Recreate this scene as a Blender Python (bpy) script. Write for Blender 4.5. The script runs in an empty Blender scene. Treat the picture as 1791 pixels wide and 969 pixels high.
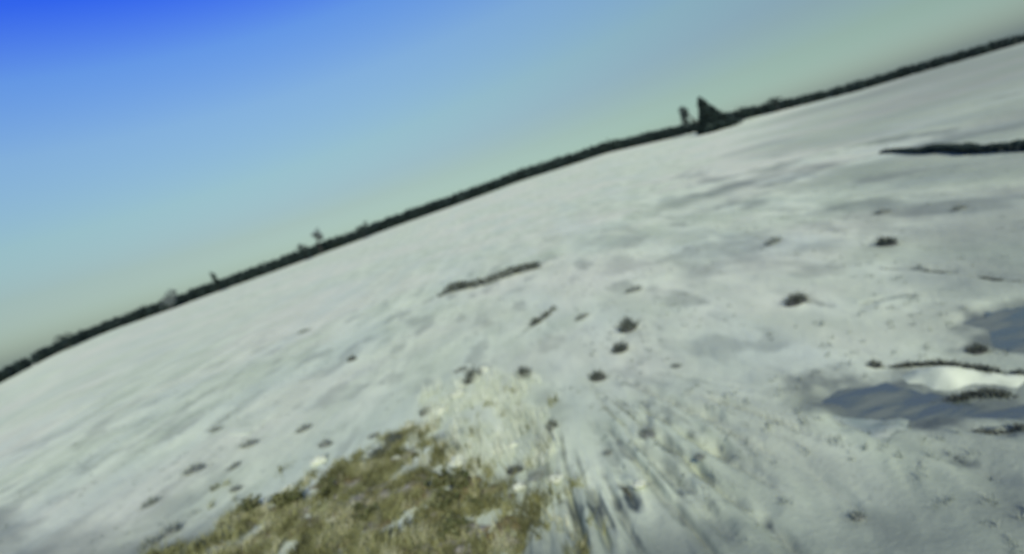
import bpy, math
import numpy as np
from mathutils import Matrix, Vector

C = bpy.context.scene.collection
SC = bpy.context.scene
rng = np.random.default_rng(7)
R = math.radians

# ------------------------------------------------------------------ camera
W, H, F = 1791.0, 969.0, 895.5          # photograph's frame, focal length in its pixels
CAM_H, PITCH, ROLL = 6.0, math.atan(119 / F), R(18.3)
fw = np.array([0, math.cos(PITCH), -math.sin(PITCH)])
r0 = np.array([1.0, 0, 0]); u0 = np.array([0, math.sin(PITCH), math.cos(PITCH)])
cr = math.cos(ROLL) * r0 - math.sin(ROLL) * u0
cu = math.sin(ROLL) * r0 + math.cos(ROLL) * u0
cam_d = bpy.data.cameras.new('camera')
cam_d.sensor_width = 36; cam_d.lens = 36 * F / W
cam_d.clip_start = 0.1; cam_d.clip_end = 30000
cam = bpy.data.objects.new('camera', cam_d); C.objects.link(cam)
cam.matrix_world = Matrix(((cr[0], cu[0], -fw[0], 0), (cr[1], cu[1], -fw[1], 0), (cr[2], cu[2], -fw[2], CAM_H), (0, 0, 0, 1)))
SC.camera = cam
# the small lens of the photograph is not quite in focus
cam_d.dof.use_dof = True; cam_d.dof.focus_distance = 2.2; cam_d.dof.aperture_fstop = 0.72

# ------------------------------------------------------------------ world, sun, exposure
SUN_EL, SUN_AZ = R(38), R(172)           # azimuth from +Y clockwise: behind the camera, to the right
world = bpy.data.worlds.new('World'); SC.world = world; world.use_nodes = True
nt = world.node_tree; nt.nodes.clear()
out = nt.nodes.new('ShaderNodeOutputWorld'); bg = nt.nodes.new('ShaderNodeBackground')
sky = nt.nodes.new('ShaderNodeTexSky'); sky.sky_type = 'NISHITA'; sky.sun_disc = False
sky.sun_elevation = SUN_EL; sky.sun_rotation = SUN_AZ
sky.air_density = 1.0; sky.dust_density = 1.5; sky.ozone_density = 1.5
bg.inputs['Strength'].default_value = 0.1
tc = nt.nodes.new('ShaderNodeTexCoord')
ramp = nt.nodes.new('ShaderNodeValToRGB'); ramp.color_ramp.interpolation = 'LINEAR'
TINT = [(.04, (.305, .35, .33)), (.14, (.30, .343, .285)), (.21, (.328, .345, .302)), (.24, (.345, .365, .328)), (.30, (.405, .452, .38)), (.41, (.44, .535, .565)),
        (.50, (.325, .495, .75)), (.582, (.10, .25, .96)), (.80, (.14, .24, .60)), (1.0, (.17, .26, .46))]   # deepest blue high up and away from the sun's side
els = ramp.color_ramp.elements
while len(els) < len(TINT): els.new(0.5)
for e, (p, c) in zip(els, TINT): e.position = p; e.color = (*c, 1)
dt = nt.nodes.new('ShaderNodeVectorMath'); dt.operation = 'DOT_PRODUCT'; dt.inputs[1].default_value = (-.06, 0, 1)
ad = nt.nodes.new('ShaderNodeMath'); ad.operation = 'ADD'; ad.inputs[1].default_value = .10
nt.links.new(tc.outputs['Generated'], dt.inputs[0]); nt.links.new(dt.outputs['Value'], ad.inputs[0]); nt.links.new(ad.outputs[0], ramp.inputs[0])
mul = nt.nodes.new('ShaderNodeMix'); mul.data_type = 'RGBA'; mul.blend_type = 'MULTIPLY'; mul.clamp_result = False
mul.inputs[0].default_value = 1.0
nt.links.new(sky.outputs[0], mul.inputs[6]); nt.links.new(ramp.outputs[0], mul.inputs[7])
low = nt.nodes.new('ShaderNodeValToRGB'); sz = nt.nodes.new('ShaderNodeSeparateXYZ')     # less of the brown band low down
low.color_ramp.elements[0].color = (.70, .78, 1.0, 1); low.color_ramp.elements[1].position = .09; low.color_ramp.elements[1].color = (.667, .667, .667, 1)
nt.links.new(tc.outputs['Generated'], sz.inputs[0]); nt.links.new(sz.outputs['Z'], low.inputs[0])
mul2 = nt.nodes.new('ShaderNodeMix'); mul2.data_type = 'RGBA'; mul2.blend_type = 'MULTIPLY'; mul2.clamp_result = False; mul2.inputs[0].default_value = 1.0
nt.links.new(mul.outputs[2], mul2.inputs[6]); nt.links.new(low.outputs[0], mul2.inputs[7])
sc2 = nt.nodes.new('ShaderNodeVectorMath'); sc2.operation = 'SCALE'; sc2.inputs['Scale'].default_value = 3.0
nt.links.new(mul2.outputs[2], sc2.inputs[0]); nt.links.new(sc2.outputs[0], bg.inputs['Color']); nt.links.new(bg.outputs[0], out.inputs[0])
sun_d = bpy.data.lights.new('sun', 'SUN'); sun_d.energy = 3.1; sun_d.angle = R(1.5); sun_d.color = (1, 0.93, 0.80)
sun = bpy.data.objects.new('sun', sun_d); C.objects.link(sun)
sv = Vector((math.sin(SUN_AZ) * math.cos(SUN_EL), math.cos(SUN_AZ) * math.cos(SUN_EL), math.sin(SUN_EL)))
sun.rotation_euler = sv.to_track_quat('Z', 'Y').to_euler(); sun.location = (0, -20, 60)
vs = SC.view_settings; vs.view_transform = 'Standard'; vs.look = 'None'; vs.gamma = 1.0; vs.exposure = 0.35

# ------------------------------------------------------------------ noise
def _hash(ix, iy, seed):
    h = (ix.astype(np.int64) * 374761393 + iy.astype(np.int64) * 668265263 + seed * 1442695041) & 0xffffffff
    h = ((h ^ (h >> 13)) * 1274126177) & 0xffffffff
    return ((h ^ (h >> 16)) & 0xffff) / 65535.0
def vnoise(x, y, seed=0):
    ix = np.floor(x); iy = np.floor(y); fx = x - ix; fy = y - iy
    fx = fx * fx * fx * (fx * (fx * 6 - 15) + 10); fy = fy * fy * fy * (fy * (fy * 6 - 15) + 10)
    a = _hash(ix, iy, seed); b = _hash(ix + 1, iy, seed); c = _hash(ix, iy + 1, seed); d = _hash(ix + 1, iy + 1, seed)
    return (a + (b - a) * fx) * (1 - fy) + (c + (d - c) * fx) * fy
def fbm(x, y, seed=0, octv=4):
    s = 0; a = 0.5; t = 0
    for k in range(octv):
        s = s + a * vnoise(x * 2 ** k + 17.3 * k, y * 2 ** k - 9.1 * k, seed + k); t += a; a *= 0.5
    return s / t - 0.5
def sstep(a, b, x):
    t = np.clip((x - a) / (b - a), 0, 1); return t * t * (3 - 2 * t)

# ------------------------------------------------------------------ terrain
def ray(px, py):
    d = fw + cr * (px - W / 2) / F - cu * (py - H / 2) / F
    return d / np.linalg.norm(d)
RT = 320.0                               # range of the far tree belt
BELT = [(-150, 745), (0, 672), (100, 618), (200, 575), (300, 540), (400, 503), (500, 467), (600, 430), (700, 393), (800, 357), (900, 320),
        (1000, 288), (1060, 268), (1180, 240), (1280, 214), (1400, 185), (1500, 160), (1590, 133), (1750, 88), (1900, 45)]
_ba, _bz, _bh = [], [], []
for px, py in BELT:
    d = ray(px, py); hr = math.hypot(d[0], d[1])
    _ba.append(math.atan2(d[0], d[1])); _bz.append(CAM_H + RT * d[2] / hr)
    t = 24 if px < 1300 else 21
    e = ray(px - t * math.sin(ROLL), py - t * math.cos(ROLL))
    _bh.append(RT * (e[2] / math.hypot(e[0], e[1]) - d[2] / hr))
_ba = [-math.pi] + [_ba[0] - 0.5] + _ba + [_ba[-1] + 0.5] + [math.pi]
_bz = [2, 2] + _bz + [2, 2]
_bh = [_bh[0]] * 2 + _bh + [_bh[-1]] * 2
_aa = np.linspace(-math.pi, math.pi, 1441)
_zz = np.interp(_aa, _ba, _bz)
_k = np.hanning(13); _k /= _k.sum(); _zz = np.convolve(np.pad(_zz, 6, mode='edge'), _k, 'valid')
def belt_z(az): return np.interp(az, _aa, _zz)
def belt_h(az): return np.interp(az, _ba, _bh)
def hill(x, y):
    r = np.hypot(x, y); az = np.arctan2(x, y)
    g = np.clip((r - 22) / (RT - 22), 0, 1) ** 1.45
    g = np.where(r > RT + 40, 1 - 0.9 * sstep(RT + 40, 1600, r), g)
    return belt_z(az) * g
HEAD = R(3.0)                            # heading of the old plough lines
def along(x, y): return x * math.sin(HEAD) + y * math.cos(HEAD)
def across(x, y): return x * math.cos(HEAD) - y * math.sin(HEAD)
def base_z(x, y):
    r = np.hypot(x, y); a = along(x, y); c = across(x, y)
    near = 1 - sstep(40, 120, r)
    z = hill(x, y) + 0.9 * fbm(x / 60, y / 60, 3, 3) * sstep(20, 90, r)
    z = z + near * (0.32 * fbm(c / 2.6, a / 5.5, 11, 3) + 0.07 * fbm(c / .55, a / 2.2, 21, 3) + 0.035 * fbm(c / .22, a / .5, 31, 2))
    return z
def at0(px, py, zf=hill):
    d = ray(px, py); o = np.array([0, 0, CAM_H]); t = 3.0
    if d[2] > -0.002 and False: return None
    while t < 900:
        p = o + d * t
        if p[2] < float(zf(np.array(p[0]), np.array(p[1]))): break
        t *= 1.004
    lo, hi = t / 1.004, t
    for _ in range(18):
        m = (lo + hi) / 2; p = o + d * m
        if p[2] < float(zf(np.array(p[0]), np.array(p[1]))): hi = m
        else: lo = m
    return o + d * hi
def flat(px, py): p = at0(px, py); return np.array([p[0], p[1]])
def seg_dist(x, y, pts):
    best = np.full(np.shape(x), 1e9)
    for (a, b) in zip(pts[:-1], pts[1:]):
        d = b - a; L = max(d @ d, 1e-9)
        t = np.clip(((x - a[0]) * d[0] + (y - a[1]) * d[1]) / L, 0, 1)
        best = np.minimum(best, np.hypot(x - a[0] - t * d[0], y - a[1] - t * d[1]))
    return best
def seg_along(x, y, pts):                # distance to a path and how far along it, 0..1
    best = np.full(np.shape(x), 1e9); u = np.zeros(np.shape(x)); L = [np.linalg.norm(b - a) for a, b in zip(pts[:-1], pts[1:])]; T = sum(L); acc = 0
    for (a, b), l in zip(zip(pts[:-1], pts[1:]), L):
        d = b - a; t = np.clip(((x - a[0]) * d[0] + (y - a[1]) * d[1]) / max(l * l, 1e-9), 0, 1)
        q = np.hypot(x - a[0] - t * d[0], y - a[1] - t * d[1]); m = q < best
        best = np.where(m, q, best); u = np.where(m, (acc + t * l) / T, u); acc += l
    return best, u
def poly_sd(x, y, pts):                  # signed distance, positive inside
    d = seg_dist(x, y, list(pts) + [pts[0]])
    ins = np.zeros(np.shape(x), bool); n = len(pts)
    for i in range(n):
        a, b = pts[i], pts[(i + 1) % n]
        c = (a[1] > y) != (b[1] > y)
        with np.errstate(divide='ignore', invalid='ignore'):
            ins ^= c & (x < (b[0] - a[0]) * (y - a[1]) / (b[1] - a[1] + 1e-12) + a[0])
    return np.where(ins, d, -d)

# puddles (pixel outlines turned into places on the ground)
PUDDLES = [[(1428, 700), (1462, 672), (1545, 668), (1600, 684), (1690, 702), (1795, 704), (1795, 722), (1690, 722), (1600, 730), (1480, 724)],
           [(1700, 556), (1750, 540), (1850, 536), (1850, 598), (1760, 600), (1722, 578)]]
PUD = [[flat(*p) for p in q] for q in PUDDLES]
# ruts: (pixel path, half width m, depth m)
RUTS = [([(985, 838), (1003, 890), (1030, 985)], .14, .30), ([(1030, 845), (1048, 900), (1072, 990)], .12, .26),
        ([(1075, 850), (1100, 862), (1118, 905)], .13, .22), ([(1170, 870), (1215, 925), (1275, 1000)], .12, .14),
        ([(1315, 890), (1370, 935), (1430, 1000)], .22, .22), ([(1395, 800), (1450, 845), (1520, 900)], .10, .08),
        ([(955, 735), (968, 775)], .10, .12), ([(1128, 690), (1134, 735), (1128, 800)], .14, .10),
        ([(1240, 770), (1275, 800), (1300, 830)], .13, .08), ([(1500, 745), (1560, 775)], .16, .08),
        ([(1600, 770), (1680, 800), (1791, 850)], .25, .14), ([(1560, 812), (1610, 845)], .12, .07),
        ([(905, 700), (915, 770)], .16, .08), ([(868, 760), (872, 810)], .12, .14), ([(790, 735), (800, 800)], .12, .16), ([(930, 720), (945, 800)], .1, .12), ([(835, 720), (838, 800)], .09, .08),
        ([(440, 700), (400, 728), (355, 760)], .16, .26), ([(1660, 745), (1791, 752)], .2, .12),
        ([(1395, 522), (1470, 538)], .12, .07), ([(1500, 548), (1530, 525), (1580, 515), (1680, 520)], .18, .1),
        ([(1545, 463), (1650, 470), (1791, 492)], .25, .14)]
_g = np.random.default_rng(77)           # thin plough lines fanning out toward the foreground
for _k in range(46):
    _a = _g.uniform(-12, 66) if _k < 34 else _g.uniform(50, 78); _r0 = _g.uniform(120, 300); _r1 = _r0 + _g.uniform(90, 320)
    _p = [(960 + _r * math.sin(R(_a + .02 * _r * (_j - 1) * .3)), 600 + _r * math.cos(R(_a))) for _j, _r in enumerate((_r0, (_r0 + _r1) / 2, _r1))]
    _w = _g.uniform(.035, .10) * (1.15 if _a < 54 else 2.0); RUTS.append((_p, _w, _g.uniform(.05, .11) * (1.2 if _a < 54 else .9)))
for _k in range(16):
    _a = _g.uniform(-10, 62); _r0 = _g.uniform(130, 300); _r1 = _r0 + _g.uniform(150, 320)
    RUTS.append(([(960 + _r * math.sin(R(_a)), 600 + _r * math.cos(R(_a))) for _r in (_r0, _r1)], _g.uniform(.12, .24), _g.uniform(.06, .11)))
RUTW = [([flat(*p) for p in q], w, d) for q, w, d in RUTS]
# soft darker washes: thin crust, plus lens falloff painted in along bottom, right and corners: (path, radius m, amount)
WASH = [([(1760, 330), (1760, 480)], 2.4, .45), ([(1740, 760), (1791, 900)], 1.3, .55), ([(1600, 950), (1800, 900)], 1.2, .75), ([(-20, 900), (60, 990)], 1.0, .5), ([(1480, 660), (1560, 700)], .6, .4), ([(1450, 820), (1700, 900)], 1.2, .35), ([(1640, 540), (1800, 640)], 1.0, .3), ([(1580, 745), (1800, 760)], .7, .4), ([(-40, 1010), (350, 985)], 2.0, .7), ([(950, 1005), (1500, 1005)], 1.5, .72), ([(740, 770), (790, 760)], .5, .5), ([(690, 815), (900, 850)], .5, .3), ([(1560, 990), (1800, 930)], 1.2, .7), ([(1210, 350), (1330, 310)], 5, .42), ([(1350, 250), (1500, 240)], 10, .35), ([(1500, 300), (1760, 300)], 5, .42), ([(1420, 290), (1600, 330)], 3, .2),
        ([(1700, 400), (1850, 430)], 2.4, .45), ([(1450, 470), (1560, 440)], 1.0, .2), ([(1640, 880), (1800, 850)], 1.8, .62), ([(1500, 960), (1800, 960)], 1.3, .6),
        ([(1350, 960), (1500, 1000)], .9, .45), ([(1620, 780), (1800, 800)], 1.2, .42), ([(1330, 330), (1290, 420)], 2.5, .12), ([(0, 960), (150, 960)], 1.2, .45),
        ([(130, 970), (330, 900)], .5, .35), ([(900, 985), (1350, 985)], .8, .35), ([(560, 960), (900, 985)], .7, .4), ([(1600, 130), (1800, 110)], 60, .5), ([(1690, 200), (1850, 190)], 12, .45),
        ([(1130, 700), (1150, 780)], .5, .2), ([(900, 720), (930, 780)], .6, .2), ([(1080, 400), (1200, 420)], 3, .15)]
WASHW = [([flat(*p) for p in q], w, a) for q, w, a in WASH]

def ground_z(x, y):
    x = np.asarray(x, float); y = np.asarray(y, float)
    z = base_z(x, y)
    r = np.hypot(x, y)
    m = r < 90
    if np.any(m):
        xm, ym = x[m], y[m]; zm = z[m]
        wob = 0.12 * fbm(xm / .7, ym / .7, 41, 3)
        for q in PUD:
            sd = poly_sd(xm, ym, q) + 2 * wob
            t = sstep(-0.6, 0.45, sd + .22 + .8 * fbm(xm / .9, ym / .9, 47, 4))
            zm = zm * (1 - 0.8 * t) - 0.12 * t
        for q, w, d in RUTW:
            s, u = seg_along(xm, ym, q); d = d * (sstep(0, .25, u) * (1 - sstep(.75, 1, u))) * (1 + .8 * fbm(xm / .4, ym / .4, 43, 3))
            s = s + 0.7 * wob * np.minimum(w, .15) / .06
            zm = zm - .6 * d * (1 - sstep(0, w, s)) + 0.26 * d * (1 - sstep(0, .9 * w, np.abs(s - 1.75 * w)))
        z = z.copy(); z[m] = zm
    return z
def gz(x, y): return float(ground_z(np.array([x]), np.array([y]))[0])
def at(px, py):
    p = at0(px, py); return Vector((p[0], p[1], gz(p[0], p[1])))

# ------------------------------------------------------------------ materials
def principled(name, rough=0.9, spec=0.2):
    m = bpy.data.materials.new(name); m.use_nodes = True
    n = m.node_tree.nodes; b = n['Principled BSDF']
    b.inputs['Roughness'].default_value = rough; b.inputs['Specular IOR Level'].default_value = spec
    return m, m.node_tree, b
def N(t, kind, **kw):
    n = t.nodes.new(kind)
    for k, v in kw.items(): setattr(n, k, v)
    return n
def mixc(t, fac, a, b, mode='MIX'):
    n = N(t, 'ShaderNodeMix', data_type='RGBA', blend_type=mode)
    for s, v in ((0, fac), (6, a), (7, b)):
        if isinstance(v, (tuple, list)): n.inputs[s].default_value = (*v, 1) if s else v
        elif isinstance(v, (int, float)): n.inputs[s].default_value = v
        else: t.links.new(v, n.inputs[s])
    return n.outputs[2]
def mrange(t, v, a, b, c=0.0, d=1.0):
    n = N(t, 'ShaderNodeMapRange'); n.clamp = True; n.interpolation_type = 'SMOOTHSTEP'
    t.links.new(v, n.inputs[0])
    for i, q in zip((1, 2, 3, 4), (a, b, c, d)): n.inputs[i].default_value = q
    return n.outputs[0]
def noise(t, vec, scale, detail=5, rough=.55):
    n = N(t, 'ShaderNodeTexNoise'); n.inputs['Scale'].default_value = scale; n.inputs['Detail'].default_value = detail; n.inputs['Roughness'].default_value = rough
    t.links.new(vec, n.inputs['Vector']); return n.outputs['Fac']
def mapped(t, sx, sy, sz, rot=-HEAD * 0):
    c = N(t, 'ShaderNodeTexCoord'); m = N(t, 'ShaderNodeMapping'); m.inputs['Scale'].default_value = (sx, sy, sz); m.inputs['Rotation'].default_value = (0, 0, HEAD)
    t.links.new(c.outputs['Object'], m.inputs[0]); return m.outputs[0]

def ground_material():
    m, t, b = principled('pale_frosted_soil', .95, .15)
    v1 = mapped(t, 1, .28, 1); v2 = mapped(t, 1, 1, 1); v3 = mapped(t, 1, .12, 1)
    big = noise(t, v2, .045, 4); mid = noise(t, v1, .55, 5); streak = noise(t, v3, 2.6, 4); fine = noise(t, v2, 9, 6, .65); mid2 = noise(t, v1, .18, 4)
    col = mixc(t, mrange(t, mid, .35, .68), PALE_A, PALE_B)
    col = mixc(t, mrange(t, big, .42, .62, 0, .55), col, PALE_C)
    col = mixc(t, mrange(t, mid2, .45, .66, 0, .5), col, PALE_D)
    col = mixc(t, mrange(t, streak, .54, .74, 0, .28), col, (.25, .285, .21))
    col = mixc(t, mrange(t, fine, .56, .72, 0, .38), col, (.20, .22, .155))
    at_ = N(t, 'ShaderNodeAttribute', attribute_name='damp_and_falloff')
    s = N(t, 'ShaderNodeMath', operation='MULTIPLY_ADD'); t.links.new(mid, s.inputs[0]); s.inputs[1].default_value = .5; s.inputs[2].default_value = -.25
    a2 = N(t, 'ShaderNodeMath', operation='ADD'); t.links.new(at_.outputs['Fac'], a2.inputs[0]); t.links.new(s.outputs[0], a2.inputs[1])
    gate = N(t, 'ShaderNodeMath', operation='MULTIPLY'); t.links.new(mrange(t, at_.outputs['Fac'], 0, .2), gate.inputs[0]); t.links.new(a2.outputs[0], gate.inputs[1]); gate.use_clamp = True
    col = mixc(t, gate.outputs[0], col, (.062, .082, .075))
    t.links.new(col, b.inputs['Base Color'])
    bp = N(t, 'ShaderNodeBump'); bp.inputs['Strength'].default_value = .5; bp.inputs['Distance'].default_value = .05
    t.links.new(fine, bp.inputs['Height']); t.links.new(bp.outputs[0], b.inputs['Normal'])
    return m
PALE_A, PALE_B, PALE_C, PALE_D = (.42, .48, .31), (.55, .61, .405), (.57, .575, .415), (.46, .53, .39)

def leaf_material(name, cols, rough=.8, scale=1.5):
    m, t, b = principled(name, rough, .2)
    a = N(t, 'ShaderNodeAttribute', attribute_name='tone'); c = N(t, 'ShaderNodeTexCoord')
    r = N(t, 'ShaderNodeValToRGB'); e = r.color_ramp.elements
    while len(e) < len(cols): e.new(.5)
    for i, q in enumerate(cols): e[i].position = i / max(1, len(cols) - 1); e[i].color = (*q, 1)
    n = noise(t, c.outputs['Object'], scale, 3)
    s = N(t, 'ShaderNodeMath', operation='MULTIPLY_ADD'); t.links.new(n, s.inputs[0]); s.inputs[1].default_value = .7; s.inputs[2].default_value = -.35
    d = N(t, 'ShaderNodeMath', operation='ADD'); t.links.new(a.outputs['Fac'], d.inputs[0]); t.links.new(s.outputs[0], d.inputs[1])
    t.links.new(d.outputs[0], r.inputs[0]); t.links.new(r.outputs[0], b.inputs['Base Color'])
    return m
def noise_material(name, ca, cb, scale, rough=.9, bump=.4, dist=.03):
    m, t, b = principled(name, rough, .2); c = N(t, 'ShaderNodeTexCoord')
    n = noise(t, c.outputs['Object'], scale, 6, .6); f = noise(t, c.outputs['Object'], scale * 5, 4)
    col = mixc(t, mrange(t, n, .35, .68), ca, cb); col = mixc(t, mrange(t, f, .5, .75, 0, .4), col, tuple(q * .55 for q in ca))
    t.links.new(col, b.inputs['Base Color'])
    bp = N(t, 'ShaderNodeBump'); bp.inputs['Strength'].default_value = bump; bp.inputs['Distance'].default_value = dist
    t.links.new(n, bp.inputs['Height']); t.links.new(bp.outputs[0], b.inputs['Normal'])
    return m
M_GROUND = ground_material()
M_BELT = leaf_material('dark_belt_foliage', [(.010, .020, .018), (.018, .032, .026), (.028, .044, .034)], scale=.2)
M_TREE = leaf_material('dark_tree_foliage', [(.008, .018, .015), (.016, .030, .024), (.026, .040, .03)], scale=.4)
M_HAZYTREE = leaf_material('thin_tree_foliage', [(.10, .13, .115), (.15, .18, .16), (.20, .23, .21)], scale=.4)
M_MIDTREE = leaf_material('grey_tree_foliage', [(.03, .045, .04), (.05, .07, .06), (.08, .10, .085)], scale=.4)
M_HEDGE = leaf_material('hedge_foliage', [(.022, .04, .034), (.036, .058, .046), (.06, .082, .062)], scale=2)
M_TUSS = leaf_material('withered_grass', [(.045, .06, .046), (.085, .10, .075), (.14, .155, .11)], scale=6)
M_TUSSP = leaf_material('frosted_withered_grass', [(.12, .145, .11), (.20, .23, .175), (.28, .31, .23)], scale=6)
M_DRY = leaf_material('dry_grass', [(.075, .08, .028), (.165, .172, .058), (.265, .275, .11), (.43, .43, .26)], scale=2.5)
M_STRAW = leaf_material('pale_straw', [(.44, .49, .34), (.54, .585, .42), (.60, .64, .46)], scale=2)
M_GREEN = leaf_material('green_weed_leaves', [(.05, .065, .018), (.095, .105, .035), (.16, .165, .07)], scale=5)
M_BARK = noise_material('dark_bark', (.03, .03, .025), (.06, .055, .045), 3)
def soil_material():
    m, t, b = principled('mixed_soil', .95, .15); c = N(t, 'ShaderNodeTexCoord'); v = c.outputs['Object']
    n1 = noise(t, v, 1.1, 5); n2 = noise(t, v, 2.3, 5, .6); n3 = noise(t, v, 7, 5, .65); mp = N(t, 'ShaderNodeMapping'); mp.inputs['Location'].default_value = (7, 3, 0); t.links.new(v, mp.inputs[0])
    n4 = noise(t, mp.outputs[0], 1.7, 5)
    col = mixc(t, mrange(t, n1, .42, .58), (.135, .115, .05), (.17, .185, .08))
    col = mixc(t, mrange(t, n4, .50, .62), col, (.21, .205, .15))
    col = mixc(t, mrange(t, n2, .58, .68, 0, .85), col, (.42, .44, .30))
    col = mixc(t, mrange(t, n3, .52, .72, 0, .6), col, (.05, .05, .025))
    t.links.new(col, b.inputs['Base Color'])
    bp = N(t, 'ShaderNodeBump'); bp.inputs['Strength'].default_value = .8; bp.inputs['Distance'].default_value = .06
    t.links.new(n3, bp.inputs['Height']); t.links.new(bp.outputs[0], b.inputs['Normal'])
    return m
M_SOIL = soil_material()
M_DSOIL = noise_material('dark_soil', (.05, .055, .045), (.10, .105, .085), 4, bump=.7)
M_GSOIL = noise_material('grey_soil', (.13, .15, .115), (.22, .24, .185), 4, bump=.7)
M_CLOD = noise_material('pale_crusted_clod', (.45, .49, .33), (.57, .61, .42), 5, bump=.6)
M_BANK = noise_material('pale_crust', (.44, .49, .325), (.54, .59, .41), 1.2, bump=.5)
M_ICE = noise_material('grey_blue_ice', (.24, .29, .21), (.36, .40, .28), 1.5, rough=.35, bump=.1)
def water_material():
    m, t, b = principled('slushy_water', .3, .4); c = N(t, 'ShaderNodeTexCoord'); mp = N(t, 'ShaderNodeMapping'); mp.inputs['Scale'].default_value = (.5, 1.6, 1)
    t.links.new(c.outputs['Object'], mp.inputs[0])
    n1 = noise(t, mp.outputs[0], 1.5, 4); n = noise(t, c.outputs['Object'], 7, 3)
    t.links.new(mixc(t, mrange(t, n1, .44, .62), (.085, .108, .08), (.14, .165, .12)), b.inputs['Base Color'])
    t.links.new(mrange(t, n1, .42, .6, .12, .7), b.inputs['Roughness'])
    bp = N(t, 'ShaderNodeBump'); bp.inputs['Strength'].default_value = .3; bp.inputs['Distance'].default_value = .03
    t.links.new(n, bp.inputs['Height']); t.links.new(bp.outputs[0], b.inputs['Normal'])
    return m
M_WATER = water_material()

# ------------------------------------------------------------------ object helpers
def mesh(name, v, f, mat, tone=None, smooth=False):
    me = bpy.data.meshes.new(name)
    v = np.asarray(v, float); f = np.asarray(f, int)
    me.vertices.add(len(v)); me.vertices.foreach_set('co', v.ravel())
    k = f.shape[1]
    me.loops.add(f.size); me.loops.foreach_set('vertex_index', f.ravel().astype(np.int32))
    me.polygons.add(len(f)); me.polygons.foreach_set('loop_start', (np.arange(len(f)) * k).astype(np.int32))
    if smooth: me.polygons.foreach_set('use_smooth', np.ones(len(f), bool))
    if tone is not None:
        a = me.attributes.new('tone', 'FLOAT', 'POINT'); a.data.foreach_set('value', np.asarray(tone, np.float32))
    me.materials.append(mat); me.update(calc_edges=True); me.validate()
    return me
def link(name, me, parent=None, loc=None):
    o = bpy.data.objects.new(name, me); C.objects.link(o)
    if parent is not None: o.parent = parent
    if loc is not None: o.location = loc
    return o
def tag(o, label=None, cat=None, group=None, kind=None):
    for k, q in (('label', label), ('category', cat), ('group', group), ('kind', kind)):
        if q: o[k] = q
    return o
def thing(name, label, cat, loc, group=None, rz=0, sc=1.0):
    o = bpy.data.objects.new(name, None); C.objects.link(o); o.empty_display_size = .2
    o.location = loc; o.rotation_euler = (0, 0, rz); o.scale = (sc, sc, sc) if np.isscalar(sc) else sc
    return tag(o, label, cat, group)
class Soup:
    def __init__(s): s.v = []; s.f = []; s.t = []; s.n = 0
    def add(s, v, f, tone):
        s.v.append(v); s.f.append(np.asarray(f) + s.n); s.n += len(v)
        s.t.append(np.broadcast_to(tone, (len(v),)))
    def mesh(s, name, mat, smooth=False): return mesh(name, np.concatenate(s.v), np.concatenate(s.f), mat, np.concatenate(s.t), smooth)
def leaves(S, pts, size, tone, g=rng, stretch=1.6):
    n = len(pts); a = g.normal(size=(n, 3)); a /= np.linalg.norm(a, axis=1)[:, None]
    b = np.cross(a, g.normal(size=(n, 3))); b /= np.linalg.norm(b, axis=1)[:, None]
    s = np.asarray(size).reshape(-1, 1) * g.uniform(.6, 1.3, (n, 1)); a = a * s * stretch; b = b * s
    v = np.stack([pts - a, pts - b * .8, pts + a, pts + b * .8], 1).reshape(-1, 3)
    S.add(v, np.arange(4 * n).reshape(n, 4), np.repeat(np.broadcast_to(tone, (n,)), 4))
def blades(S, base, hgt, wid, lean, tone, g=rng):
    """curved blades, two quads each; base (n,3), lean (n,2) sideways reach of the tip"""
    n = len(base); h = np.asarray(hgt).reshape(-1, 1); w = np.asarray(wid).reshape(-1, 1)
    ang = g.uniform(0, 2 * np.pi, n); side = np.stack([np.cos(ang), np.sin(ang), 0 * ang], 1) * w
    L = np.concatenate([lean, np.zeros((n, 1))], 1); up = np.array([[0, 0, 1.0]])
    mid = base + L * .35 + up * h * .6; tip = base + L + up * h
    v = np.stack([base - side, base + side, mid - side * .8, mid + side * .8, tip - side * .15, tip + side * .15], 1).reshape(-1, 3)
    i = np.arange(n)[:, None] * 6
    f = np.concatenate([i + np.array([[0, 1, 3, 2]]), i + np.array([[2, 3, 5, 4]])])
    S.add(v, f, np.repeat(np.broadcast_to(tone, (n,)), 6))
def tube(S, pts, rads, k=7, tone=.5):
    pts = [np.asarray(p, float) for p in pts]; rings = []
    for i, p in enumerate(pts):
        d = pts[min(i + 1, len(pts) - 1)] - pts[max(i - 1, 0)]; d /= np.linalg.norm(d)
        a = np.cross(d, [0.31, .9, .2]); a /= np.linalg.norm(a); b = np.cross(d, a)
        th = np.arange(k) * 2 * np.pi / k
        rings.append(p + rads[i] * (np.cos(th)[:, None] * a + np.sin(th)[:, None] * b))
    v = np.concatenate(rings); f = []
    for i in range(len(pts) - 1):
        for j in range(k):
            f.append([i * k + j, i * k + (j + 1) % k, (i + 1) * k + (j + 1) % k, (i + 1) * k + j])
    S.add(v, np.array(f), tone)
def blob_mesh(name, mat, seed, nu=14, nv=9, flat_=.6, rough=.35, half=False):
    th = np.linspace(0, 2 * np.pi, nu, endpoint=False); ph = np.linspace(0 if not half else 0, np.pi * (.5 if half else 1), nv)
    P, T = np.meshgrid(ph, th, indexing='ij')
    d = 1 + rough * 2 * fbm(T * 0 + 3 * np.sin(P) * np.cos(T) + 5, 3 * np.sin(P) * np.sin(T) + 2 * np.cos(P), seed, 3)
    v = np.stack([d * np.sin(P) * np.cos(T), d * np.sin(P) * np.sin(T), flat_ * d * np.cos(P)], -1).reshape(-1, 3)
    f = [[i * nu + j, (i + 1) * nu + j, (i + 1) * nu + (j + 1) % nu, i * nu + (j + 1) % nu] for i in range(nv - 1) for j in range(nu)]
    return mesh(name, v, f, mat, smooth=True)

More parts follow.
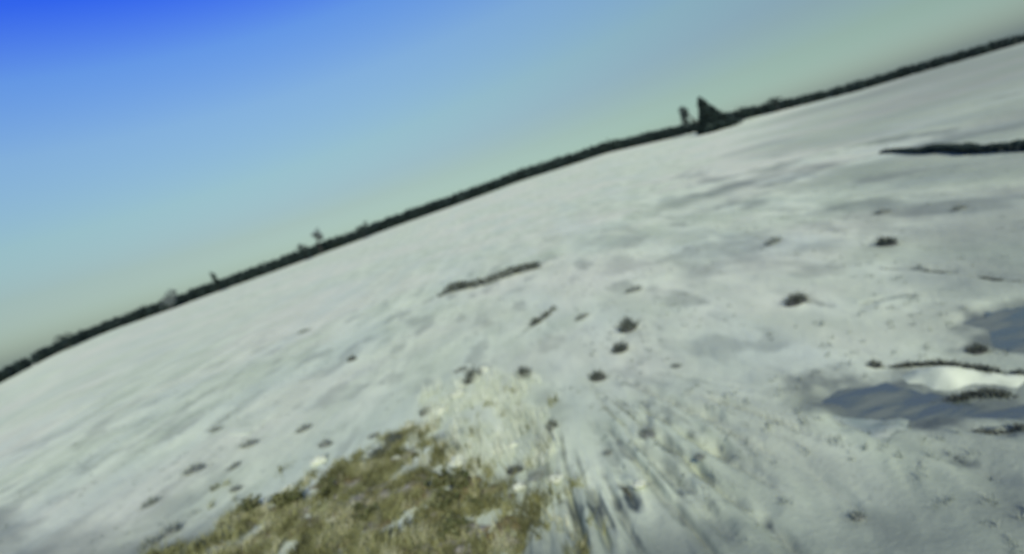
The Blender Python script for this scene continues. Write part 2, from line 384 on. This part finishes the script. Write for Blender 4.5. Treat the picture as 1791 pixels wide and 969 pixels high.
# ------------------------------------------------------------------ ground sheet
def build_ground():
    az = np.concatenate([np.arange(-58, 58.01, .16), np.arange(61, 300, 6.0)]); az = np.radians(np.append(az, 302.0 - 360 + 0) if False else az)
    rr = [0.8]
    while rr[-1] < 62: rr.append(rr[-1] * 1.0135 if rr[-1] > 4 else rr[-1] * 1.1)
    while rr[-1] < 9000: rr.append(rr[-1] * (1.03 if rr[-1] < 600 else 1.15))
    rr = np.array(rr); na, nr = len(az), len(rr)
    A, Rr = np.meshgrid(az, rr, indexing='xy')
    x = (Rr * np.sin(A)).ravel(); y = (Rr * np.cos(A)).ravel(); z = ground_z(x, y)
    v = np.stack([x, y, z], 1)
    v = np.vstack([v, [[0, 0, gz(0, 0)]]])
    i = np.arange(nr - 1)[:, None] * na; j = np.arange(na)[None, :]; j2 = (j + 1) % na
    q = np.stack([i + j, i + na + j, i + na + j2, i + j2], -1).reshape(-1, 4)[:, ::-1]
    me = mesh('ground', v, q, M_GROUND, smooth=True)
    # damp: bare and wet soil, plus lens falloff at the edges painted as darker ground
    xx, yy = v[:, 0], v[:, 1]; d = np.zeros(len(v)); m = np.hypot(xx, yy) < 900
    xm, ym = xx[m], yy[m]; dm = d[m]
    wob = fbm(xm / .5, ym / .5, 61, 3)
    for q_, w, dep in RUTW:
        s, u = seg_along(xm, ym, q_); s = s + .3 * wob * w / .12
        dm = np.maximum(dm, (1 - sstep(.1 * w, 1.3 * w, s)) * min(.9, dep * 5.5) * sstep(0, .25, u) * (1 - sstep(.75, 1, u)) * np.clip(.8 + 1.6 * fbm(xm / .35, ym / .35, 63, 3), 0, 1.2))
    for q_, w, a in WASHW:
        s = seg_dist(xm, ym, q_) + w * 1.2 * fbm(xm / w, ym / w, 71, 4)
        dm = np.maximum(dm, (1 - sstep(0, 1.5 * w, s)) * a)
    side = sstep(R(0), R(26), np.arctan2(xm, ym)) * (1 - sstep(55, 140, np.hypot(xm, ym)))
    sc_ = 1.3 + np.hypot(xm, ym) / 22
    dm = np.maximum(dm, side * .62 * sstep(-.08, .3, fbm(xm / (2.0 * 1.6), ym / (4.2 * 1.6), 121, 4)))
    dm = np.maximum(dm, .34 * (1 - sstep(40, 90, np.hypot(xm, ym))) * sstep(-.02, .32, fbm(xm / 1.3, ym / 3.0, 131, 4)))
    for q_ in PUD:
        dm = np.maximum(dm, .85 * sstep(-1.2, .15, poly_sd(xm, ym, q_) + 1.5 * wob))
    d[m] = dm
    a = me.attributes.new('damp_and_falloff', 'FLOAT', 'POINT'); a.data.foreach_set('value', d.astype(np.float32))
    tag(link('ground', me), kind='structure', label='pale frosted field with shallow ruts rising to the far trees')
build_ground()

def sheet(name, poly, mat, prof, step=.08, amp=.2, seed=5, flat_z=None, gaps=0):
    """a sheet laid over the ground inside a pixel outline; prof(sd) gives its height over the ground"""
    q = [flat(*p) for p in poly]; lo = np.min(q, 0) - .4; hi = np.max(q, 0) + .4
    gx = np.arange(lo[0], hi[0], step); gy = np.arange(lo[1], hi[1], step)
    X, Y = np.meshgrid(gx, gy, indexing='xy'); x, y = X.ravel(), Y.ravel()
    sd = poly_sd(x, y, q) + amp * 2 * fbm(x / .6, y / .6, seed, 4)
    if gaps: sd = np.minimum(sd, 1.1 * (fbm(x / 1.0, y / .8, seed + 9, 4) + gaps))
    z = np.full_like(x, flat_z) if flat_z is not None else ground_z(x, y) + prof(sd, x, y)
    nx = len(gx); i = (np.arange(len(gy) - 1)[:, None] * nx + np.arange(nx - 1)[None, :]).ravel()
    f = np.stack([i, i + 1, i + nx + 1, i + nx], 1)
    f = f[(sd[f] > (-.08 if flat_z is None else -.35)).all(1)]
    use = np.unique(f); mp = np.full(len(x), -1); mp[use] = np.arange(len(use))
    return mesh(name, np.stack([x, y, z], 1)[use], mp[f], mat, smooth=True)

# water in the hollows
for poly, lab in zip(PUDDLES, ('long blue-grey puddle lying below the pale bank', 'dark blue puddle at the right edge of the field')):
    tag(link('puddle', sheet('puddle', poly, M_WATER, None, step=.12, amp=.5, flat_z=-.075)), lab, kind='structure')
tag(link('ice', sheet('ice', [(1440, 722), (1590, 730), (1580, 758), (1530, 770), (1480, 748)], M_ICE, lambda s, x, y: -.02 + .05 * sstep(-.05, .12, s))), 'pale blue sheet of ice beside the long puddle', kind='structure')
# pale bank between the dark grass strips
tag(link('pale_bank', sheet('pale_bank', [(1530, 650), (1600, 640), (1700, 645), (1800, 655), (1800, 688), (1700, 684), (1620, 684), (1560, 664)], M_BANK,
    lambda s, x, y: -.05 + .42 * sstep(-.05, .9, s) + .1 * fbm(x / .4, y / .4, 9, 3))), 'smooth pale bank rising above the long puddle', kind='structure')
tag(link('pale_ridge', sheet('pale_ridge', [(395, 768), (425, 735), (455, 715), (505, 705), (480, 728), (435, 765)], M_BANK, lambda s, x, y: -.04 + .09 * sstep(-.05, .3, s), step=.05, amp=.12)), 'pale slanting ridge beside a dark rut on the left slope', kind='structure')
# bare brown soil under the foreground grass
SOIL = [(270, 985), (350, 945), (430, 905), (500, 878), (548, 868), (562, 832), (610, 806), (660, 800), (690, 770), (730, 758), (775, 780), (770, 830), (850, 832), (905, 850), (935, 890), (915, 930), (870, 1000), (600, 1010)]
tag(link('bare_soil', sheet('bare_soil', SOIL, M_SOIL, lambda s, x, y: -.05 + .14 * sstep(-.05, .5, s) + (.32 * fbm(x / .5, y / .5, 15, 4) + .12 * fbm(x / .16, y / .16, 16, 2)) * sstep(-.05, .3, s), step=.035, amp=.5, gaps=.24)), kind='structure', label='bare brown soil under the foreground grass')

# ------------------------------------------------------------------ far tree belt (one dark mass)
def crown_points(n, g, rx, ry, rz, cz, shape='round'):
    u = g.normal(size=(n, 3)); u /= np.linalg.norm(u, axis=1)[:, None]; r = g.uniform(.35, 1, (n, 1)) ** .6
    p = u * r * [rx, ry, rz]; p[:, 2] += cz; return p
def build_belt():
    S = Soup(); g = np.random.default_rng(3)
    for row, rad in enumerate((RT + 2, RT + 9, RT + 17)):
        az = R(-58)
        while az < R(58):
            az += g.uniform(1.6, 3.4) / rad
            x, y = (rad + g.uniform(-2, 2)) * math.sin(az), (rad + g.uniform(-2, 2)) * math.cos(az)
            h = float(belt_h(az)) * (.9 + .2 * fbm(np.array(az * 40.), np.array(row * 3.), 8, 3)) * g.uniform(.9, 1.03)
            if g.random() < .02: h *= 1.12
            w = h * g.uniform(.4, .6); z0 = float(ground_z(np.array([x]), np.array([y]))[0])
            n = 120
            p = np.array([x, y, z0]) + crown_points(n, g, w, w, h * .52, h * .44)
            leaves(S, p, h * .085, g.uniform(0, 1) * .6 + g.uniform(0, .4, n), g, 1.3)
    tag(link('tree_belt', S.mesh('tree_belt', M_BELT)), 'long dark belt of trees closing the field along the skyline', 'trees', kind='stuff')
build_belt()

# ------------------------------------------------------------------ single trees standing out of the belt
def px_height(px, py, n):                # metres that n pixels up the picture span at the place of (px, py)
    p = at0(px, py); d = math.hypot(p[0], p[1])
    e = ray(px - n * math.sin(ROLL), py - n * math.cos(ROLL)); b = ray(px, py)
    return d * (e[2] / math.hypot(e[0], e[1]) - b[2] / math.hypot(b[0], b[1]))
def tree(px, py, npx, wfrac, label, mat=None, lift=.35, n=420, lean=0.0, seed=1, cone=False, group='trees standing out of the skyline', leaf=.055):
    g = np.random.default_rng(seed); h = px_height(px, py, npx); loc = at(px, py)
    t = thing('conical_tree' if cone else 'field_tree', label, 'tree', loc, group)
    S = Soup(); lx = lean * h
    tube(S, [(0, 0, -.4), (lx * .2, 0, h * .3), (lx * .6, .1, h * .65), (lx * .92, 0, h * .93)], [h * .035, h * .028, h * .018, h * .006])
    for k in range(7):
        a = g.uniform(0, 6.28); f = g.uniform(.35, .8); L = h * (.12 if cone else wfrac) * g.uniform(.5, .9)
        b = np.array([lx * f, 0, h * f]); tube(S, [b, b + np.array([math.cos(a) * L * .5, math.sin(a) * L * .5, L * .35]), b + np.array([math.cos(a) * L, math.sin(a) * L, L * .6])], [h * .014, h * .009, h * .003], 5)
    link('trunk', S.mesh('trunk', M_BARK, True), t)
    K = Soup(); w = h * wfrac
    if cone:                              # steep on one side, long slope on the other
        f = g.random((n, 1)) ** 1.3
        rad = (1 - f) ** 1.2
        u = g.normal(size=(n, 2)); u /= np.linalg.norm(u, axis=1)[:, None]; u *= g.uniform(.2, 1, (n, 1)) ** .5
        x = u[:, :1] * rad * w; x = np.where(x < 0, x * .4, x * 1.55)
        p = np.concatenate([x, u[:, 1:] * rad * w * .7, f * h * 1.0 + .2], 1)
        p += (fbm(p[:, 0] / 2.2, p[:, 2] / 2.2, seed, 3)[:, None]) * 2.6 + g.normal(size=(n, 3)) * .35
    else:
        nb = 7; c = np.stack([lx * .9 + g.uniform(-.6, .6, nb) * w, g.uniform(-.6, .6, nb) * w, h * (lift + (1 - lift) * g.uniform(.2, .85, nb))], 1)
        i = g.integers(0, nb, n); u = g.normal(size=(n, 3)); u /= np.linalg.norm(u, axis=1)[:, None]
        p = c[i] + u * g.uniform(.3, 1, (n, 1)) ** .5 * [w * .5, w * .5, h * (1 - lift) * .25]
    leaves(K, p, h * leaf, g.uniform(0, 1, n), g, 1.4)
    link('crown', K.mesh('crown', mat or M_TREE), t)
    return t
tree(1240, 231, 60, .66, 'broad dark tree with a pointed top, tallest on the skyline', cone=True, n=4500, seed=5, leaf=.05)
tree(1231, 230, 52, .19, 'thin leaning tree just left of the pointed dark tree', lift=.32, n=300, lean=-.52, seed=8, leaf=.045, mat=M_MIDTREE)
tree(564, 444, 44, .26, 'faint small round tree high above the left half of the belt', lift=.55, n=200, seed=9, mat=M_HAZYTREE)
tree(538, 455, 30, .5, 'low bump of a tree just below the faint round tree', lift=.2, n=200, seed=10)
tree(386, 510, 36, .22, 'narrow spiky dark tree in the left part of the belt', lift=.15, n=220, seed=11)
tree(300, 541, 34, .5, 'pale grey bushy tree left of the spiky one', lift=.2, n=220, seed=12, mat=M_HAZYTREE)
tree(640, 418, 29, .4, 'small tree bump right of the faint round tree', lift=.2, n=200, seed=13)
tree(120, 611, 30, .6, 'low spreading tree near the left edge of the belt', lift=.2, n=200, seed=14)
tree(1300, 211, 28, .6, 'low dark tree at the right foot of the pointed tree', lift=.15, n=220, seed=15)
tree(1362, 196, 26, .6, 'low rounded tree right of the pointed tree, short way along the belt', lift=.15, n=200, seed=16)

# ------------------------------------------------------------------ hedges and grass strips
def strip(name, path, hpx, label, cat, mat, group=None, dens=260, wid=.5, grass=False, seed=1, leaf=.07, taper=True, tl=.12):
    g = np.random.default_rng(seed); q = [flat(*p) for p in path]; c = q[0]
    t = thing(name, label, cat, Vector((c[0], c[1], gz(*c))), group); z0 = gz(*c)
    hs = [px_height(px, py, hpx) for px, py in path]
    seg = [np.linalg.norm(b - a) for a, b in zip(q[:-1], q[1:])]; L = sum(seg); n = int(dens * L)
    s = g.random(n) * L; cum = np.concatenate([[0], np.cumsum(seg)])
    x = np.interp(s, cum, [p[0] for p in q]); y = np.interp(s, cum, [p[1] for p in q]); h = np.interp(s, cum, hs)
    tp = np.clip(s / (L * tl), .3, 1) ** .8 if taper else 1.0
    h = h * (tp * (.8 + .45 * fbm(s / (1.2 * hs[0] + .3), s * 0, seed, 3)))
    w = wid * h; off = g.normal(size=(n, 2)) * w[:, None] * .6
    if grass: h = h * np.clip(.55 + 2.6 * fbm(s / .55, s * 0 + 3, seed + 5, 3), .12, 1.1)
    x = x + off[:, 0]; y = y + off[:, 1]; z = ground_z(x, y) - z0
    K = Soup(); P = np.stack([x - c[0], y - c[1], z], 1)
    if grass:
        blades(K, P - [0, 0, .02], h * g.uniform(.5, 1.1, n), .012 + .02 * h, g.normal(size=(n, 2)) * .35 * h[:, None], g.uniform(0, 1, n), g)
        link('blades', K.mesh('blades', mat), t)
    else:
        P[:, 2] += h * g.uniform(0, 1, n) ** .8
        leaves(K, P, leaf * np.clip(h, .4, 3), g.uniform(0, 1, n), g)
        link('foliage', K.mesh('foliage', mat), t)
        B = Soup()
        for k in range(max(6, int(L * 1.2))):
            u = g.random() * L; a = np.array([np.interp(u, cum, [p[0] for p in q]) - c[0], np.interp(u, cum, [p[1] for p in q]) - c[1]])
            zz = gz(a[0] + c[0], a[1] + c[1]) - z0; hh = float(np.interp(u, cum, hs)) * .6; d = g.normal(size=2) * .2 * hh
            tube(B, [(a[0], a[1], zz - .1), (a[0] + d[0], a[1] + d[1], zz + hh)], [.03 * hh + .01, .008], 5)
        tag(link('stems', B.mesh('stems', M_BARK), t), kind='stuff')
    return t
strip('hedge', [(1540, 266), (1600, 268), (1680, 266), (1800, 263), (1900, 262)], 20, 'dark clipped-looking hedge running in from the right edge', 'hedge', M_HEDGE, dens=520, wid=.3, seed=2, leaf=.09, tl=.5)
strip('hedge', [(768, 520), (800, 510), (850, 498), (905, 478), (945, 468)], 17, 'short grey-green hedge in the middle of the open field', 'hedge', M_TUSS, dens=200, wid=.4, seed=3, leaf=.12)
GS = 'strips of dark withered grass'
strip('grass_strip', [(1540, 640), (1580, 640), (1650, 637), (1740, 650), (1800, 658)], 16, 'dark grass strip along the top of the pale bank', 'grass', M_TUSS, GS, 420, .45, True, 4)
strip('grass_strip', [(1618, 700), (1660, 694), (1700, 690), (1770, 690)], 16, 'dark grass strip between the pale bank and the puddle', 'grass', M_TUSS, GS, 520, .45, True, 5)
strip('grass_strip', [(1545, 470), (1600, 468), (1680, 476), (1750, 490), (1830, 498)], 13, 'thin grass strip bending down toward the right edge above the small puddle', 'grass', M_TUSS, GS, 260, .5, True, 6)
strip('grass_strip', [(1690, 752), (1750, 745), (1830, 748)], 15, 'ragged grass strip right of the ice, below the long puddle', 'grass', M_TUSS, GS, 420, .6, True, 7)

strip('grass_strip', [(918, 578), (940, 562), (968, 540)], 14, 'short slanting dash of dark grass right of the short hedge', 'grass', M_TUSS, GS, 420, .5, True, 8)
# ------------------------------------------------------------------ tussocks
def tussock_meshes(seed, mat, n=150, spread=.5, hgt=.75):
    g = np.random.default_rng(seed); S = Soup(); a = g.uniform(0, 6.283, n); r = spread * g.random(n) ** .6
    base = np.stack([r * np.cos(a), r * np.sin(a), -.06 + 0 * r], 1)
    out_ = np.stack([np.cos(a), np.sin(a)], 1) * (r * .7)[:, None] + g.normal(size=(n, 2)) * .16
    blades(S, base, hgt * (1.1 - r) * g.uniform(.5, 1.1, n), .035, out_, g.uniform(0, 1, n), g)
    b = S.mesh('blades', mat)
    m = blob_mesh('root_mound', M_DSOIL if mat is M_TUSS else M_GSOIL, seed, flat_=.34, half=True); 
    m.transform(Matrix.Scale(.62, 4)); m.transform(Matrix.Translation((0, 0, -.05)))
    return b, m
TK = [tussock_meshes(20 + k, M_TUSS, sp, hh, he) if False else tussock_meshes(20 + k, M_TUSS, 170, .45 + .05 * k, .62 + .09 * k) for k in range(4)]
TP = [tussock_meshes(40 + k, M_TUSSP, 110, .5, .6) for k in range(2)]
GT = 'dark grass tussocks scattered over the pale field'
def width_m(px, py, n):
    a = flat(px - n / 2 * math.cos(ROLL), py + n / 2 * math.sin(ROLL)); b = flat(px + n / 2 * math.cos(ROLL), py - n / 2 * math.sin(ROLL))
    return float(np.linalg.norm(a - b))
TUSS = [  # px, py, width px, tall factor, kind, label
 (1393, 528, 44, 1.0, 0, 'dark tussock with a pale streak to its right, mid field under the ring-shaped rut'),
 (1552, 431, 34, 1.0, 0, 'darkest tussock of the upper right field, below the hedge'),
 (1544, 375, 30, .8, 1, 'small grey tussock straight above the darkest upper right one'),
 (1678, 368, 28, .8, 1, 'faint tussock close under the hedge near the right edge'),
 (1355, 425, 30, .7, 1, 'faint grey tussock alone above the ring-shaped rut'),
 (1108, 509, 38, .8, 1, 'grey tussock shaped like a shallow cup, topmost of the middle group'),
 (1100, 576, 40, 1.0, 0, 'upper of two close dark tussocks in the middle of the field'),
 (1085, 610, 34, 1.0, 0, 'lower of two close dark tussocks in the middle of the field'),
 (1046, 662, 38, 1.2, 0, 'dark pyramid-shaped tussock, lowest of the middle group'),
 (1018, 556, 32, .8, 1, 'small grey tussock left of the two close dark ones'),
 (918, 660, 34, .9, 0, 'grey tussock left of the pyramid-shaped one'),
 (828, 664, 38, 1.0, 0, 'dark tussock at the head of the pale churned ground'),
 (806, 648, 24, .7, 1, 'tiny tussock on the upper left of the churned ground'),
 (744, 720, 26, 1.3, 0, 'narrow upright dark tussock left of the churned ground'),
 (688, 772, 36, 1.0, 0, 'dark tussock above the brown soil, upper of a touching pair'),
 (660, 797, 40, 1.0, 0, 'dark tussock on the top edge of the brown soil, lower of a touching pair'),
 (652, 760, 26, .7, 1, 'small grey tussock left of the touching pair'),
 (531, 749, 36, .7, 1, 'grey tussock topmost of the loose left cluster'),
 (568, 776, 34, .6, 1, 'flat grey tussock on the right of the loose left cluster'),
 (437, 779, 34, .8, 1, 'tussock beside the pale slanting ridge, lower right of it'),
 (411, 815, 26, .8, 1, 'small tussock at the middle of the loose left cluster'),
 (341, 826, 44, .8, 1, 'wide cup-shaped tussock on the far left of the cluster'),
 (411, 854, 32, .7, 1, 'faint tussock lowest of the loose left cluster'),
 (378, 752, 26, .7, 1, 'faint tussock at the lower end of the dark slanting rut'),
 (532, 580, 26, .6, 1, 'lone faint tussock on the bare slope, left of the short hedge'),
 (617, 633, 18, 1.0, 0, 'tiny lone dark tussock on the bare left slope'),
 (265, 885, 34, .8, 1, 'faint tussock near the lower left corner'),
 (300, 930, 40, 1.0, 1, 'dark tussock just outside the left end of the brown soil'),
 (262, 955, 34, 1.3, 1, 'spiky tussock at the bottom edge, leftmost of the foreground'),
 (1500, 902, 34, 1.0, 1, 'lone dark tussock in the lower right field'),
 (1710, 612, 34, .8, 0, 'dark tussock under the small right puddle'),
 (1530, 637, 26, .9, 0, 'dark tuft at the left tip of the pale bank'),
 (1228, 812, 24, .7, 1, 'faint tussock below the churned ground on the right'),
 (1095, 860, 30, .9, 0, 'dark tussock at the bend of the short curved rut'),
 (1066, 796, 22, .8, 1, 'small tussock above the short curved rut'),
 (1135, 770, 40, .7, 1, 'blurred grey tussock right of the churned ground'),
 (902, 826, 34, .9, 0, 'olive tussock at the right tip of the brown soil'),
 (942, 838, 34, .9, 1, 'dark tussock between the brown soil and the paired ruts'),
 (968, 752, 22, 1.1, 0, 'narrow dark tussock on the right of the churned ground'),
 (1182, 640, 26, .7, 1, 'faint tussock on bare ground right of the pyramid-shaped one'),
]
for k, (px, py, wpx, tall, kind, lab) in enumerate(TUSS):
    w = width_m(px, py, wpx); b, m = (TP if kind else TK)[k % (2 if kind else 4)]
    t = thing('grass_tussock', lab, 'grass tussock', at(px, py), GT, float(rng.uniform(0, 6.28)), (w * .72 * float(rng.uniform(.75, 1.15)), w * .72 * float(rng.uniform(.6, 1.0)), w * .8 * tall * float(rng.uniform(.8, 1.2))))
    link('blades', b, t); link('root_mound', m, t)

# ------------------------------------------------------------------ green weeds in the foreground
def weed_mesh(seed):
    g = np.random.default_rng(seed); S = Soup(); B = Soup()
    for k in range(16):
        a = g.uniform(0, 6.28); L = g.uniform(.4, .9); up = g.uniform(.3, .9)
        p = np.array([[0, 0, -.05], [math.cos(a) * L * .4, math.sin(a) * L * .4, up * .6], [math.cos(a) * L, math.sin(a) * L, up]])
        tube(B, p, [.025, .018, .006], 4)
        f = g.random((34, 1)); q = p[0] * (1 - f) ** 2 + 2 * p[1] * f * (1 - f) + p[2] * f * f + g.normal(size=(34, 3)) * .09
        q[:, 2] = np.abs(q[:, 2]); leaves(S, q, .085, g.uniform(0, 1, 34), g, 1.7)
    return S.mesh('leaves', M_GREEN), B.mesh('stems', M_DSOIL)
WM = [weed_mesh(70 + k) for k in range(3)]
WEEDS = [(447, 893, 44, 'dark green weed on the left edge of the brown soil'), (515, 885, 60, 'bright green weed between the left weed and the brown hump'),
         (770, 846, 52, 'olive green weed under the pale churned ground'), (812, 852, 54, 'dark green weed right of the olive one'),
         (782, 886, 50, 'green weed below the olive and dark pair'), (840, 884, 36, 'small weed right of the lower green weed'),
         (575, 868, 40, 'thin green weed against the brown hump'), (640, 905, 46, 'dull green weed in the middle of the brown soil'),
         (800, 935, 56, 'dull weed at the bottom of the brown soil, right side')]
for k, (px, py, wpx, lab) in enumerate(WEEDS):
    w = width_m(px, py, wpx); a, b = WM[k % 3]; p = at(px, py); p.z += .06
    t = thing('green_weed', lab, 'weed', p, 'green weeds in the foreground', float(rng.uniform(0, 6.28)), w * .62)
    link('leaves', a, t); link('stems', b, t)

# ------------------------------------------------------------------ pale clods
CM = [blob_mesh('clod', M_CLOD, 90 + k, 16, 10, .55, .55) for k in range(4)]
CLODS = [(504, 852, 26, 'white clod at the head of the left green weeds'), (557, 803, 44, 'wide pale clod on the upper left rim of the brown soil'),
         (582, 842, 22, 'small pale clod lying on the brown hump'), (470, 922, 34, 'straw-coloured clod low on the left of the brown soil'),
         (908, 852, 34, 'white clod at the right tip of the brown soil'), (768, 716, 40, 'pale clod beside the narrow upright tussock'),
         (716, 742, 34, 'flat pale clod above the touching pair of tussocks'), (800, 690, 40, 'pale clod at the top of the churned ground'),
         (690, 800, 26, 'pale clod tucked under the touching pair of tussocks'), (845, 648, 36, 'pale clod just above the dark tussock of the churned ground'),
         (972, 840, 44, 'large pale clod at the head of the paired ruts'), (1122, 862, 34, 'pale clod right of the short curved rut'),
         (895, 780, 30, 'pale clod in the middle of the churned ground'), (800, 805, 44, 'creamy clod at the foot of the churned ground')]
for k, (px, py, wpx, lab) in enumerate(CLODS):
    w = width_m(px, py, wpx); p = at(px, py); s = w * .42
    o = link('clod', CM[k % 4], None, p); o.scale = (s, s * .8, s * .75); o.rotation_euler = (0, 0, float(rng.uniform(0, 6.28)))
    tag(o, lab, 'clod', 'pale clods of crusted earth')

# ------------------------------------------------------------------ loose ground cover (nobody could count it)
def scatter(poly, n, g):
    q = [flat(*p) for p in poly]; lo = np.min(q, 0); hi = np.max(q, 0)
    p = lo + g.random((n, 2)) * (hi - lo); sd = poly_sd(p[:, 0], p[:, 1], q)
    return p, sd
def dry_grass():
    g = np.random.default_rng(33); big = SOIL[:4] + SOIL[4:]
    q = [flat(*p) for p in SOIL]; lo = np.min(q, 0) - 1.2; hi = np.max(q, 0) + 1.2
    p = lo + g.random((90000, 2)) * (hi - lo); sd = poly_sd(p[:, 0], p[:, 1], q)
    d = fbm(p[:, 0] / .5, p[:, 1] / .5, 81, 4) + .25 * g.random(len(p)) + np.minimum(0, 1.3 * (fbm(p[:, 0] / 1.0, p[:, 1] / .8, 14, 4) + .24))
    p = p[d > .16 - .22 * np.clip(sd, -1.2, .35)]
    n = len(p); z = ground_z(p[:, 0], p[:, 1]); S = Soup()
    tone = np.clip(.42 + 1.5 * fbm(p[:, 0] / .6, p[:, 1] / .6, 91, 3) + g.normal(size=n) * .14, 0, 1)
    blades(S, np.column_stack([p, z]), g.uniform(.08, .28, n), g.uniform(.007, .015, n), g.normal(size=(n, 2)) * .12 + [.03, .05], tone, g)
    tag(link('dry_grass', S.mesh('dry_grass', M_DRY)), 'low dry brown and olive grass matted over the foreground soil', 'grass', kind='stuff')
dry_grass()
def straw():
    g = np.random.default_rng(35); p, sd = scatter([(740, 690), (830, 655), (950, 680), (960, 800), (900, 835), (770, 820), (730, 760)], 6500, g)
    p = p[(sd > -.35) & (fbm(p[:, 0] / .35, p[:, 1] / .9, 83, 3) + .2 * g.random(len(p)) > .14)]
    n = len(p); S = Soup()
    blades(S, np.column_stack([p, ground_z(p[:, 0], p[:, 1]) - .01]), g.uniform(.12, .5, n), g.uniform(.006, .012, n), g.normal(size=(n, 2)) * .07, np.clip(.5 + 1.3 * fbm(p[:, 0] / .3, p[:, 1] / .3, 85, 2), 0, 1), g)
    tag(link('straw_grass', S.mesh('straw_grass', M_STRAW)), 'pale upright straw standing in the churned ground above the brown soil', 'grass', kind='stuff')
straw()
def stubble():
    g = np.random.default_rng(34); n = 3500
    a = g.uniform(R(-56), R(56), n); r = 5 + 40 * g.random(n) ** 1.6
    x, y = r * np.sin(a), r * np.cos(a)
    keep = fbm(across(x, y) / 1.2, along(x, y) / 3.5, 55, 3) + .2 * g.random(n) > .17
    for q in PUD: keep &= poly_sd(x, y, q) < -.3
    x, y = x[keep], y[keep]; n = len(x); S = Soup(); k = 6
    xs = np.repeat(x, k) + g.normal(size=n * k) * .05; ys = np.repeat(y, k) + g.normal(size=n * k) * .05
    blades(S, np.column_stack([xs, ys, ground_z(xs, ys) - .01]), g.uniform(.05, .16, n * k), .008, g.normal(size=(n * k, 2)) * .06, np.repeat(g.uniform(0, 1, n), k), g)
    tag(link('stubble', S.mesh('stubble', M_TUSSP)), 'sparse short withered stubble poking through the pale field', 'stubble', kind='stuff')
stubble()
